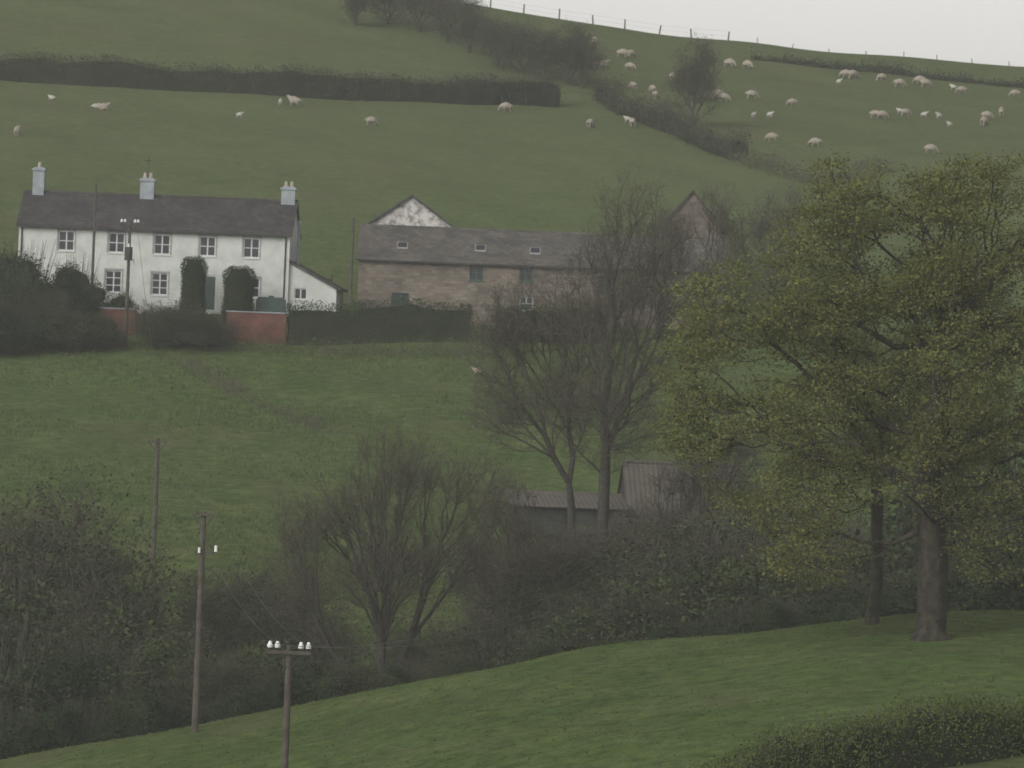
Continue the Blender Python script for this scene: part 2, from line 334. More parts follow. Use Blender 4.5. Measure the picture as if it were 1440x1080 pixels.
# ---------------------------------------------------------------- bare trees
def base_at(u,y):
    x=S(u,540,y)[0]
    for _ in range(3):
        z=float(terr(x,y)); x=((u-720)/F*y - z*SR)/CR
    return np.array([x,y,float(terr(x,y))])
BT=('bark','twig','brownleaf')
y=300; b=base_at(846,y)
tree('ash_tree',[(0,0,-.3),(0,0,.5)]+rel(b,y,[(846,780),(848,720),(850,670),(852,630)]),
  px_lobes(b,y,[(885,330,72,85),(880,440,110,130),(860,570,120,90),(950,420,70,100),(830,420,50,100)]),1500,.27,BT,bf=.6,first=2,pw=.5,gap=1.3,tw=3,sub=3,twl=.9,twr=.0085,nleaf=7,lsize=.036,clump=.45,loc=b,lean_tw=.25)
y=303; b=base_at(806,y)
tree('ash_tree',[(0,0,-.3),(0,0,.5)]+rel(b,y,[(804,760),(803,710),(800,680)]),
  px_lobes(b,y,[(765,470,80,90),(705,480,52,85),(730,580,80,60),(800,560,50,80)]),1000,.19,BT,bf=.6,first=2,pw=.5,gap=1.3,tw=3,sub=3,twl=.9,twr=.0085,nleaf=5,lsize=.036,clump=.45,loc=b,lean_tw=.25)
y=272; b=base_at(528,y)
tree('alder_tree',[(0,0,-.3),(0,0,.5),(0,0,1.3)],
  px_lobes(b,y,[(560,670,100,78),(465,730,88,75),(655,700,70,80),(420,790,50,60),(540,790,155,80),(430,850,60,45),(660,790,65,50)]),2000,.33,BT,bf=.7,first=1,pw=.5,gap=1.1,tw=3,sub=3,twl=.75,twr=.0075,nleaf=5,lsize=.032,clump=.4,loc=b,lean_tw=.25)
y=284; b=base_at(720,y)
tree('willow_tree',[(0,0,-.3),(0,0,.5),(0,0,1.2)],
  px_lobes(b,y,[(700,720,60,60),(750,790,90,55),(660,790,50,50),(830,790,80,50),(900,780,60,50)]),800,.15,BT,bf=.6,first=1,pw=.45,gap=.9,tw=4,sub=3,nleaf=14,lsize=.036,loc=b)
for (u,yy,L) in ((1085,397,[(1070,320,50,50),(1110,300,40,40),(1090,380,55,50)]),(1000,396,[(1005,310,40,45),(1035,360,40,50),(985,400,40,45)]),(925,397,[(945,340,40,50),(915,390,38,50)])):
    b=base_at(u,yy); tree('ash_tree',[(0,0,-.3),(0,0,1),(0,0,2),(.1,0,3)],px_lobes(b,yy,L),420,.15,BT,bf=.6,first=1,pw=.5,gap=1.2,tw=3,sub=3,twl=.9,twr=.0095,nleaf=6,lsize=.045,loc=b,lean_tw=.25)
y=300; b=base_at(985,y)
tree('alder_tree',[(0,0,-.3),(0,0,.5),(0,0,1.2)],px_lobes(b,y,[(975,690,60,55),(1030,720,50,60),(940,740,60,50),(1040,640,50,50),(900,750,55,40)]),900,.16,BT,bf=.65,first=1,pw=.5,gap=1,tw=4,sub=3,nleaf=9,lsize=.036,loc=b)

# ------------- shrub variants (linked meshes)
def variant_bare(h,w,mats=('bark','twig','thick'),N=420,nleaf=18,ls=.045):
    o=tree('v',[(0,0,-.3),(0,0,.3)],[(0,0,h*.6,w*.5,w*.5,h*.4),(w*.25,0,h*.45,w*.35,w*.35,h*.35),(-w*.25,.2,h*.4,w*.35,w*.35,h*.33)],N,.12,mats,bf=.6,first=1,pw=.42,gap=.8,tw=4,sub=4,twl=.8,twr=.009,nleaf=nleaf,lsize=ls,clump=.4)
    me=o.data; bpy.data.objects.remove(o); return me
def variant_leafy(h,w,mats,n=22000,ls=.075):
    a=Acc(); L=[(rng.uniform(-.32,.32)*w,rng.uniform(-.32,.32)*w,rng.uniform(.3,.72)*h,rng.uniform(.13,.26)*w,rng.uniform(.13,.26)*w,rng.uniform(.12,.26)*h) for _ in range(18)]+[(0,0,h*.3,w*.42,w*.42,h*.3)]
    P=lobe_pts(L,n,.18); P=P+rng.normal(size=P.shape)*.2
    V,Qq=leaves(P,ls,.3); t=np.clip(.5*rng.uniform(0,1,n)+.25*(np.sin(P[:,0]*2.1+P[:,2]*1.7)+1),0,1); a.add(V,Qq,0,np.repeat(t,4))
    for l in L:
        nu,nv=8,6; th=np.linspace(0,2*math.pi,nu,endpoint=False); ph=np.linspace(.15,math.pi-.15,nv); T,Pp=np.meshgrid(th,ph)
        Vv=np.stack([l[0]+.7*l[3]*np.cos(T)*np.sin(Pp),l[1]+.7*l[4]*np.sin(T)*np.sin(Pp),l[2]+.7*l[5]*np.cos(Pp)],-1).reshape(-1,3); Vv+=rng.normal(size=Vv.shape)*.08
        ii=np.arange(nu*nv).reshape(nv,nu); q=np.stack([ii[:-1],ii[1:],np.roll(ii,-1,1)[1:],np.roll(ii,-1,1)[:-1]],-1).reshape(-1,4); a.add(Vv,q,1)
    k=160; d=rng.uniform(-1,1,(k,3))*np.array([w*.36,w*.36,0]); A=d*.3; A[:,2]=-.2; B=d+np.array([0,0,1])*rng.uniform(.5,1.08,(k,1))*h
    V,Qq=tubes(A,B,.03,.006,3); a.add(V,Qq,2)
    o=a.obj('v',mats+('core','bark')); me=o.data; bpy.data.objects.remove(o); return me
VB=[(variant_bare(6,5),6),(variant_bare(6,6),6)]
VL=[(variant_leafy(5,5.5,('thick',)),5),(variant_leafy(5,6,('thick',)),5)]
VD=[(variant_leafy(5,5.5,('darkleaf',)),5)]
VT=[(variant_bare(6,5.5,N=300,nleaf=20,ls=.06),6),(variant_bare(6,4,N=300,nleaf=20,ls=.06),6)]
VH=[(variant_bare(6,6,N=420,nleaf=34,ls=.055),6),(variant_bare(6,5.5,N=420,nleaf=34,ls=.055),6)]
def put(name,vs,u,vtop,y,wf=1.0,parent=None,b=None):
    me,h=vs[rng.integers(len(vs))]; b=base_at(u,y) if b is None else b
    zt=S(u,vtop,y)[2]; s=max((zt-b[2])/h/.98,.1)
    o=bpy.data.objects.new(name,me); sc.collection.objects.link(o); o.location=b; o.rotation_euler=(0,0,rng.uniform(0,6.28)); o.scale=(s*wf,s*wf,s)
    if parent: o.parent=parent
    return o
th=empty('valley_thicket',(0,0,0))
for (k,u,v,y,w) in [('B',30,690,290,1),('H',85,695,284,1),('B',-30,710,286,1),('B',130,770,282,1),('L',20,800,276,1.1),('H',90,850,272,1.1),('D',-20,880,268,1.1),('D',60,900,266,1.1),('H',150,840,284,1),('L',150,900,268,1.2),
  ('L',250,880,270,1.2),('H',310,910,266,1.2),('D',210,960,262,1.3),('B',300,800,290,1.2),('B',350,785,292,1.2),('H',400,810,288,1.1),('D',110,980,260,1.2),('D',20,990,259,1.3),('L',380,890,276,1.2),('D',340,960,263,1.2),
  ('D',440,920,268,1.3),('B',600,860,282,1.3),('L',500,930,262,1.3),('D',560,930,264,1.3),('H',620,900,270,1.3),('B',690,850,286,1.3),('L',700,870,272,1.3),('D',660,925,262,1.3),('B',760,790,290,1.2),('H',780,840,274,1.2),
  ('H',830,780,284,1.2),('D',760,900,262,1.3),('L',850,840,270,1.3),('H',900,770,284,1.3),('L',930,820,268,1.2),('D',860,895,260,1.3),('H',970,740,280,1.2),('L',1000,770,270,1.2),('D',950,870,260,1.3),('B',1040,730,282,1.2),('L',1060,770,268,1.2),
  ('D',1030,850,262,1.3),('H',1120,780,266,1.2),('D',1100,840,260,1.3),('B',1150,750,276,1.2),('L',1180,780,270,1.3),('D',1190,820,263,1.4),('L',1260,750,272,1.3),('D',1270,810,264,1.4),('D',1350,790,264,1.4),('L',1360,730,274,1.3),('D',1420,750,266,1.3),('D',1450,640,272,1.1),('D',1420,590,282,1),('D',1480,710,262,1.3),
  ('H',1080,660,296,.8),('L',-60,930,262,1.3),('H',1150,690,290,.9),('B',870,740,299,.8),('B',690,740,300,.7),('B',790,735,299,.8),('B',945,735,301,.8),('B',740,745,304,.7)]:
    put('shrub',{'B':VB,'L':VL,'D':VD,'H':VH}[k],u,v,y,w,th)
g=empty('garden_shrubbery',(0,0,0))
for (k,u,v,y,w) in [('D',-20,350,394,1.3),('D',25,345,393,1.0),('H',50,400,391,1.3),('D',10,420,389,1.6),('L',90,430,390,1.5),('L',130,440,391,1.6),('D',105,362,395,.8),('D',165,408,396,.9)]:
    put('shrub',{'L':VL,'D':VD,'H':VH}[k],u,v,y,w,g)
put('hawthorn_bush',VB,215,425,391,1.7); put('hawthorn_bush',VH,255,424,391.5,2.0); put('hawthorn_bush',VH,290,440,391,2.0)
for (u,vb,vt,w) in [(500,35,-40,1.1),(545,35,-50,1.1),(590,45,-45,1),(630,60,-30,1.1),(660,75,-5,1),(700,95,25,1.1),(735,105,25,1.2),(765,112,40,1.2),(800,120,30,1.1),(820,125,45,.9),(690,80,20,1),(975,178,50,.8)]:
    b=hit(u,vb,440,600); put('hawthorn_tree',VT,u,vt,b[1],w,None,b)

# ---------------------------------------------------------------- hedges
def hedge(name,path,w,h,mat,dens=90,ls=.13,rag=.15,hvar=.1,coref=.82,stem=0):
    path=np.array(path,float); seg=np.linalg.norm(np.diff(path,axis=0),axis=1); cum=np.concatenate([[0],np.cumsum(seg)]); L=cum[-1]
    f=lambda s: np.stack([np.interp(s,cum,path[:,0]),np.interp(s,cum,path[:,1])],-1)
    ph=rng.uniform(0,6,4)
    hh=lambda s: h*(1+hvar*(np.sin(s*.9+ph[0])*.4+np.sin(s*.37+ph[1])*.5+np.sin(s*2.3+ph[2])*.25))
    a=Acc(); n=int(L*dens); s=rng.uniform(-w*.3,L+w*.3,n); c=f(np.clip(s,0,L)); e=.2
    d=unit(f(np.clip(s+e,0,L))-f(np.clip(s-e,0,L))); nn=np.stack([-d[:,1],d[:,0]],-1); c=c+d*(s-np.clip(s,0,L))[:,None]
    ang=rng.uniform(0,math.pi,n); sh=np.sign(np.cos(ang))*np.abs(np.cos(ang))**.5; sv=np.abs(np.sin(ang))**.5
    kk=rng.uniform(.85,1.03,n); lat=sh*w/2*kk; z=sv*hh(s)*kk; low=rng.uniform(0,1,n)<.35; z=np.where(low,rng.uniform(0,1,n)*z,z)
    P=np.stack([c[:,0]+nn[:,0]*lat,c[:,1]+nn[:,1]*lat,np.zeros(n)],-1); P[:,2]=terr(P[:,0],P[:,1])+z; P+=rng.normal(size=P.shape)*rag*.6
    V,Qq=leaves(P,ls,.2); t=np.clip(.55*rng.uniform(0,1,n)+.45*(.5+.5*np.sin(s*1.3+z*2)),0,1); a.add(V,Qq,0,np.repeat(t,4))
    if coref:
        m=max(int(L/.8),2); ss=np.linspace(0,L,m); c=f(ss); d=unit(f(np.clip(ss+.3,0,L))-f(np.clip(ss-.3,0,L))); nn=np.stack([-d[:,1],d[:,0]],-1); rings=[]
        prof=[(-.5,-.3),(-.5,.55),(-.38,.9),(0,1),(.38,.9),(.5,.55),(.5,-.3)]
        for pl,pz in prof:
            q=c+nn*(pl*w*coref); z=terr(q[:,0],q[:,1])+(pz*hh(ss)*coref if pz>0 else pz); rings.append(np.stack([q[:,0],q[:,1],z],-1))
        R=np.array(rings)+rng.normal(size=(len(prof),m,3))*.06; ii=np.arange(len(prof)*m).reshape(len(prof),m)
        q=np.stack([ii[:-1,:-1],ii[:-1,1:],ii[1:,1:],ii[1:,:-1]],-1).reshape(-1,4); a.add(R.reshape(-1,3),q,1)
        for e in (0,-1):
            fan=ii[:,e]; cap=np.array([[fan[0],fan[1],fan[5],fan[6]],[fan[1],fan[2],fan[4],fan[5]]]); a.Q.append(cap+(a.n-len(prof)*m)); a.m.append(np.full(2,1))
    if stem:
        k=int(L*stem); s=rng.uniform(0,L,k); c=f(s)+rng.uniform(-.5,.5,(k,2))*w*.7; A=np.stack([c[:,0],c[:,1],terr(c[:,0],c[:,1])],-1); B=A+np.stack([rng.normal(size=k)*.2,rng.normal(size=k)*.2,hh(s)*rng.uniform(.8,1.25,k)],-1)
        V,Qq=tubes(A,B,.02,.008,3); a.add(V,Qq,2)
    return a.obj(name,(mat,'core','twig'))
hp=lambda L,y0=440,y1=600:[tuple(hit(u,v,y0,y1)[:2]) for u,v in L]
hedge('field_hedge',hp([(-60,108),(0,112),(130,120),(260,127),(400,135),(540,141),(660,146),(778,149)]),1.6,2.0,'hedge',dens=300,ls=.085,rag=.25,hvar=.2,stem=12)
hedge('field_hedge',hp([(848,142),(890,165),(925,180),(960,192),(1000,212),(1040,226)]),2.0,1.4,'hedge',dens=260,ls=.085,rag=.35,hvar=.7,stem=14,coref=.65)
hedge('bramble_hedge',hp([(1040,226),(1080,240),(1130,255),(1160,262),(1200,252),(1240,240)]),1.8,.7,'bramble',dens=220,ls=.08,rag=.35,hvar=.7,stem=14,coref=0)
hedge('ridge_hedge',hp([(1060,84),(1130,92),(1220,101),(1320,112),(1440,124),(1500,130)]),1.4,.6,'hedge',dens=120,ls=.10,rag=.3,hvar=.6,coref=.6)
hedge('garden_hedge',[tuple(base_at(u,y)[:2]) for u,y in ((405,394),(470,394.3),(560,394.6),(660,395))],1.6,2.3,'hedgeg',dens=700,ls=.06,rag=.14,hvar=.14)
hedge('garden_hedge',[tuple(base_at(u,y)[:2]) for u,y in ((700,396),(760,396.3),(850,396.6))],1.6,2.2,'hedgeg',dens=600,ls=.07,rag=.15,hvar=.14)
hedge('roadside_hedge',[tuple(S(u,540,y)[:2]) for u,y in ((880,196),(1050,200),(1200,203),(1350,206),(1500,210))],2.4,1.75,'olive',dens=1500,ls=.05,rag=.18,hvar=.25,stem=10)
hedge('bramble_bank',hp([(240,500),(290,530),(340,560),(400,585),(470,612)],300,395),2.0,.4,'bramble',dens=80,ls=.055,rag=.7,hvar=.9,stem=14,coref=0)
hedge('rough_grass_bank',hp([(330,488),(400,494),(450,498),(520,500),(600,498),(700,500)],300,398),3.0,.5,'olive',dens=200,ls=.06,rag=.4,hvar=.6,coref=0,stem=20)
def topiary(name,u,vt,y,wpx):
    b=base_at(u,y); ht=S(u,vt,y)[2]-b[2]; r=wpx/2*y/F; a=Acc(); n=9000
    t=rng.uniform(0,1,n); th=rng.uniform(0,6.283,n); prof=np.where(t<.82,1.0,np.sqrt(np.clip(1-((t-.82)/.2)**2,0,1)))*(.93+.07*np.sin(t*9)); rr=r*prof*rng.uniform(.88,1.04,n)
    P=np.stack([np.cos(th)*rr,np.sin(th)*rr,t*ht],-1)+rng.normal(size=(n,3))*.06; V,Qq=leaves(P,.045); a.add(V,Qq,0,np.repeat(rng.uniform(0,1,n),4))
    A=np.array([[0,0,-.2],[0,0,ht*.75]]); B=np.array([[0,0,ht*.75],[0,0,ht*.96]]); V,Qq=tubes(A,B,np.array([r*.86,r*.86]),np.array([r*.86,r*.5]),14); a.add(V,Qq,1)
    return a.obj(name,('hedgeg','core'),loc=b)
topiary('topiary_yew',270,361,398,36); topiary('topiary_yew',334,375,397.5,46)

# ---------------------------------------------------------------- farmhouse
def window(parent,name,x,z,w,h,y,frame='paint',lights=2,rows=2,fw=.07):
    g=MB([frame,'glass']); y0=y+.07
    g.box(x-w/2,x+w/2,y0+.05,y0+.06,z-h/2,z+h/2,1)
    g.box(x-w/2,x-w/2+fw,y0,y0+.045,z-h/2,z+h/2,0); g.box(x+w/2-fw,x+w/2,y0,y0+.045,z-h/2,z+h/2,0)
    g.box(x-w/2+fw,x+w/2-fw,y0,y0+.045,z+h/2-fw,z+h/2,0); g.box(x-w/2+fw,x+w/2-fw,y0,y0+.045,z-h/2,z-h/2+fw,0)
    for i in range(1,lights): g.box(x-w/2+i*w/lights-.04,x-w/2+i*w/lights+.04,y0+.002,y0+.043,z-h/2+fw,z+h/2-fw,0)
    for j in range(1,rows):
        zz=z-h/2+j*h/rows
        for i in range(lights):
            a=x-w/2+i*w/lights+(fw if i==0 else .04); bb=x-w/2+(i+1)*w/lights-(fw if i==lights-1 else .04); g.box(a,bb,y0+.004,y0+.04,zz-.025,zz+.025,0)
    g.box(x-w/2-.08,x+w/2+.08,y-.06,y+.12,z-h/2-.08,z-h/2-.002,0)
    return g.obj(name,parent)
def roof(parent,name,x0,x1,y0,y1,ze,zr,mat,ov=.25,th=.12):
    ym=(y0+y1)/2
    for k,(ya,sgn) in enumerate(((y0,1),(y1,-1))):
        run=abs(ym-ya); rise=zr-ze; L=math.hypot(run,rise); a=math.atan2(rise,run)
        g=MB([mat]); g.box(x0-.15,x1+.15,-ov,L,0,th)
        o=g.obj(name+'_slope',parent); o.location=(0,ya,ze)
        if sgn==1: o.rotation_euler=(a,0,0)
        else: o.rotation_euler=(a,0,math.pi); o.location=(x0+x1,ya,ze)
    g=MB([mat]); g.cyl((x0-.15,ym,zr+.10),(x1+.15,ym,zr+.10),.11,.11,8); g.obj(name+'_ridge',parent)
yh=401; h0=S(213,430,yh); hx0,hx1=-8.35,8.35; He,Hr,D=4.76,6.7,6.0
house=empty('whitewashed_farmhouse',h0,-math.radians(3))
xs=[-5.4,-2.3,.5,3.3,6.0]; wins=[(x,3.78,1.0,1.22) for x in xs]+[(-5.4,1.35,1.0,1.3),(-2.4,1.4,1.0,1.35),(.45,1.35,1.0,1.35),(6.1,1.35,1.0,1.2)]
door=(3.0,3.95,-.1,2.0)
g=MB(['white']); g.wall(hx0,hx1,-1.2,He,0,[(x-w/2,x+w/2,z-h/2,z+h/2) for x,z,w,h in wins]+[door])
g.poly([(hx1,0,-1.2),(hx1,D,-1.2),(hx1,D,He),(hx1,D/2,Hr),(hx1,0,He)]); g.poly([(hx0,0,-1.2),(hx0,0,He),(hx0,D/2,Hr),(hx0,D,He),(hx0,D,-1.2)]); g.poly([(hx0,D,-1.2),(hx0,D,He),(hx1,D,He),(hx1,D,-1.2)])
g.obj('walls',house)
g=MB(['dpaint'])
for x,z,w,h in wins:
    for a_,b_,c_,d_ in ((x-w/2-.1,x-w/2-.003,z-h/2,z+h/2),(x+w/2+.003,x+w/2+.1,z-h/2,z+h/2),(x-w/2-.1,x+w/2+.1,z+h/2+.003,z+h/2+.12)): g.box(a_,b_,-.02,.02,c_,d_)
g.obj('window_surrounds',house)
for i,(x,z,w,h) in enumerate(wins): window(house,'window_%d'%(i+1),x,z,w,h,0,rows=3 if h>1.3 else 2)
g=MB(['green','paint']); g.box(door[0]+.08,door[1]-.08,.08,.12,door[2],door[3]-.08,0); g.box(door[0],door[0]+.08,.05,.12,door[2],door[3],1); g.box(door[1]-.08,door[1],.05,.12,door[2],door[3],1); g.box(door[0]+.08,door[1]-.08,.05,.12,door[3]-.08,door[3],1); g.obj('door',house)
roof(house,'roof',hx0,hx1,0,D,He,Hr,'slate',ov=.35)
g=MB(['iron']); g.box(hx0-.1,hx1+.1,-.40,-.30,He-.22,He-.12)
for x in (hx0+.2,hx1-.25): g.cyl((x,-.05,-.8),(x,-.05,He-.2),.05,.05,8)
g.obj('gutter',house)
for i,(x,top,w) in enumerate(((hx0+.75,8.35,.7),(-.85,7.95,.85),(hx1-.45,7.75,.85))):
    g=MB(['grey','terracotta']); g.box(x-w/2,x+w/2,D/2-.4,D/2+.4,Hr-.9,top-.25); g.box(x-w/2-.07,x+w/2+.07,D/2-.47,D/2+.47,top-.25,top-.12)
    g.box(x-w/2+.05,x+w/2-.05,D/2-.35,D/2+.35,top-.12,top-.04)
    for dx in ((-.18,.18) if i else (0,)): g.cyl((x+dx,D/2,top-.04),(x+dx,D/2,top+.28),.12,.10,10,1)
    g.obj('chimney_%d'%(i+1),house)
g=MB(['iron']); g.cyl((-.9,D/2+.5,Hr),(-.9,D/2+.5,9.3),.02,.02,6)
for k in range(5): g.cyl((-1.1,D/2+.3+.1*k,9.0),(-.7,D/2+.3+.1*k,9.0),.012,.012,5)
g.cyl((-.9,D/2,9.0),(-.9,D/2+.9,9.0),.015,.015,5); g.obj('tv_aerial',house)
lx0,lx1=hx1+.002,hx1+2.95
g=MB(['white']); g.wall(lx0,lx1,-1.2,1.45,.3,[(lx0+.35,lx0+1.15,.75,1.45-.002)]); g.poly([(lx0,.3,1.45),(lx1,.3,1.45),(lx0,.3,2.95)])
g.poly([(lx1,.3,-1.2),(lx1,D-.3,-1.2),(lx1,D-.3,1.45),(lx1,.3,1.45)]); g.poly([(lx0,D-.3,-1.2),(lx0,D-.3,2.95),(lx1,D-.3,1.45),(lx1,D-.3,-1.2)]); g.obj('lean_to_walls',house)
window(house,'lean_to_window',lx0+.75,1.1,.8,.7,.3,rows=1)
g=MB(['slate']); g.hexa([(lx0,.1,2.97),(lx1+.25,.1,1.33),(lx1+.25,D-.1,1.33),(lx0,D-.1,2.97),(lx0,.1,3.12),(lx1+.25,.1,1.48),(lx1+.25,D-.1,1.48),(lx0,D-.1,3.12)]); g.obj('lean_to_roof',house)
g=MB(['grey']); g.cyl((hx1+.35,2.2,2.6),(hx1+.35,2.2,5.4),.09,.09,8); g.cyl((hx1+.35,2.2,5.4),(hx1+.35,2.2,5.6),.15,.12,8); g.obj('flue',house)
g=MB(['brick','grey']); A=S(318,462,393.5); Bx=S(402,462,393.5)
g.box(0,Bx[0]-A[0],0,.3,-1.2,.95,0); g.box(-.04,Bx[0]-A[0]+.04,-.04,.34,.95,1.02,1); g.obj('garden_brick_wall',None,(A[0],393.5,S(360,462,393.5)[2]))
g=MB(['brick','grey']); A=S(140,452,394.5); Bx=S(190,452,394.5)
g.box(0,Bx[0]-A[0],0,.3,-1,.75,0); g.box(-.04,Bx[0]-A[0]+.04,-.04,.34,.75,.82,1); g.obj('garden_brick_wall',None,(A[0],394.5,S(165,452,394.5)[2]))
b=base_at(380,398.5); z=S(380,418,398.5)[2]-b[2]
g=MB(['green','stone']); g.box(-.9,.9,-.5,.5,.35,z-.12,0); g.box(-.8,.8,-.4,.4,z-.12,z,0); g.box(-.8,-.5,-.4,.4,-.3,.35,1); g.box(.5,.8,-.4,.4,-.3,.35,1)
for i in range(-4,5): g.box(i*.2-.02,i*.2+.02,-.53,-.5,.4,z-.18,0)
g.cyl((0,0,z),(0,0,z+.1),.15,.15,10,0); g.obj('oil_tank',None,b)

# ---------------------------------------------------------------- stone barn
yb=403; B0=S(502,430,yb); kx=yb/F; bw=(1015-502)*kx; He2=S(502,363,yb)[2]-B0[2]; Hr2=He2+2.0; D2=6.4
barn=empty('stone_barn',B0,-math.radians(1))
def bl(u,v): p=S(u,v,yb)-B0; return p[0],p[2]
W2=[(670,383,.85,1.0),(740,384,.85,1.0),(563,421,1.1,.8),(740,427,.85,.8),(850,400,.85,1.0)]
ww=[(bl(u,v)[0],bl(u,v)[1],w,h) for u,v,w,h in W2]
g=MB(['stone']); g.wall(0,bw,-2,He2,0,[(x-w/2,x+w/2,z-h/2,z+h/2) for x,z,w,h in ww],rev=.2)
g.poly([(bw,0,-2),(bw,D2,-2),(bw,D2,He2),(bw,D2/2,Hr2),(bw,0,He2)]); g.poly([(0,0,-2),(0,0,He2),(0,D2/2,Hr2),(0,D2,He2),(0,D2,-2)]); g.poly([(0,D2,-2),(0,D2,He2),(bw,D2,He2),(bw,D2,-2)]); g.obj('walls',barn)
for i,(x,z,w,h) in enumerate(ww): window(barn,'window_%d'%(i+1),x,z,w,h,0,frame='dpaint' if i==3 else 'green')
g=MB(['stone'])
for (x,z,w,h) in ww: g.box(x-w/2-.15,x+w/2+.15,-.03,.05,z+h/2+.003,z+h/2+.18)
g.obj('lintels',barn)
roof(barn,'roof',0,bw,0,D2,He2,Hr2,'slateb',ov=.25)
a2=math.atan2(2.0,D2/2)
for i,(u,v) in enumerate(((565,348),(675,352),(752,356))):
    x,z=bl(u,v); t=(z-He2)/2.0*(D2/2)
    g=MB(['dpaint','glass']); g.box(-.33,.33,-.40,.36,.0,.06,0); g.box(-.28,.28,-.26,.3,.061,.075,1)
    o=g.obj('skylight_%d'%(i+1),barn,(x,t,z+.13*math.cos(a2)+.02)); o.rotation_euler=(a2,0,0)
g=MB(['iron']); g.box(-.1,bw+.1,-.32,-.24,He2-.14,He2-.05); g.obj('gutter',barn)
yg=414; G0=S(578,430,yg); gl=S(508,320,yg)-G0; ga=S(583,277,yg)-G0; gr=S(648,321,yg)-G0
gb=empty('gabled_outbuilding',G0); DD=9
g=MB(['mottle','slateb']); x0,x1,xa=gl[0]+.2,gr[0]-.2,(gl[0]+gr[0])/2; ze=gl[2]; za=ga[2]
g.poly([(x0,0,-2),(x1,0,-2),(x1,0,ze),(xa,0,za),(x0,0,ze)]); g.poly([(x1,0,-2),(x1,DD,-2),(x1,DD,ze),(x1,0,ze)]); g.poly([(x0,0,-2),(x0,0,ze),(x0,DD,ze),(x0,DD,-2)]); g.poly([(x0,DD,-2),(x0,DD,ze),(xa,DD,za),(x1,DD,ze),(x1,DD,-2)])
g.obj('walls',gb); g=MB(['slateb'])
for sx,xe in ((-1,x0-.25),(1,x1+.25)):
    zz=ze-.15
    g.hexa([(xa,-.25,za+.02),(xe,-.25,zz),(xe,DD+.2,zz),(xa,DD+.2,za+.02),(xa,-.25,za+.16),(xe,-.25,zz+.14),(xe,DD+.2,zz+.14),(xa,DD+.2,za+.16)])
g.obj('roof',gb)
yg=416; G0=S(968,430,yg); gb=empty('gabled_outbuilding',G0); x0,x1=-2.0,2.0; ze=S(968,322,yg)[2]-G0[2]; za=S(968,270,yg)[2]-G0[2]
g=MB(['stone']); g.poly([(x0,0,-2),(x1,0,-2),(x1,0,ze),(0,0,za),(x0,0,ze)]); g.poly([(x1,0,-2),(x1,8,-2),(x1,8,ze),(x1,0,ze)]); g.poly([(x0,0,-2),(x0,0,ze),(x0,8,ze),(x0,8,-2)]); g.poly([(x0,8,-2),(x0,8,ze),(0,8,za),(x1,8,ze),(x1,8,-2)]); g.obj('walls',gb)
g=MB(['slateb'])
for xe in (x0-.25,x1+.25): g.hexa([(0,-.25,za+.02),(xe,-.25,ze-.2),(xe,8.2,ze-.2),(0,8.2,za+.02),(0,-.25,za+.16),(xe,-.25,ze-.06),(xe,8.2,ze-.06),(0,8.2,za+.16)])
g.obj('roof',gb)

# ---------------------------------------------------------------- lower corrugated shed
ys=318; kx=ys/F; Z0=S(908,812,ys); sh=empty('corrugated_shed',Z0,math.radians(4))
def sl(u,v): p=S(u,v,ys)-Z0; return p[0],p[2]
x0,_=sl(886,735); x1,ze=sl(1040,737); _,zr=sl(968,657)
g=MB(['redbarn']); g.poly([(x0,0,-2),(x1,0,-2),(x1,0,ze),(x0,0,ze)]); g.poly([(x1,0,-2),(x1,8,-2),(x1,8,ze),(x1,4,zr),(x1,0,ze)]); g.poly([(x0,0,-2),(x0,0,ze),(x0,4,zr),(x0,8,ze),(x0,8,-2)]); g.poly([(x0,8,-2),(x0,8,ze),(x1,8,ze),(x1,8,-2)]); g.obj('walls',sh)
roof(sh,'roof',x0,x1,0,8,ze,zr,'corr',ov=.3,th=.06)
g=MB(['dpaint']); g.box(x0+1.8,x1,-.36,-.3,ze-.26,ze-.16); g.obj('gutter',sh)
xl,_=sl(722,712); _,z2=sl(800,714)
g=MB(['redbarn','iron']); g.wall(xl,x0-.01,-2,z2,-.2,[(xl+.25,xl+.95,.2,1.9),(xl+2.2,xl+3.3,-.2,1.7)],0,rev=.25); g.poly([(xl,-.2,-2),(xl,-.2,z2),(xl,5,z2+.6),(xl,5,-2)]); g.poly([(xl,5,-2),(xl,5,z2+.6),(x0,5,z2+.6),(x0,5,-2)])
g.box(xl+.2,xl+3.4,.1,.14,-.3,2.0,1); g.obj('lean_to_walls',sh)
g=MB(['corr']); g.hexa([(xl-.2,-.5,z2),(x0-.02,-.5,z2),(x0-.02,5.1,z2+.65),(xl-.2,5.1,z2+.65),(xl-.2,-.5,z2+.06),(x0-.02,-.5,z2+.06),(x0-.02,5.1,z2+.71),(xl-.2,5.1,z2+.71)]); g.obj('lean_to_roof',sh)
g=MB(['dpaint']); g.box(xl+.6,xl+.93,.02,.06,.3,1.3); g.obj('white_hatch',sh)

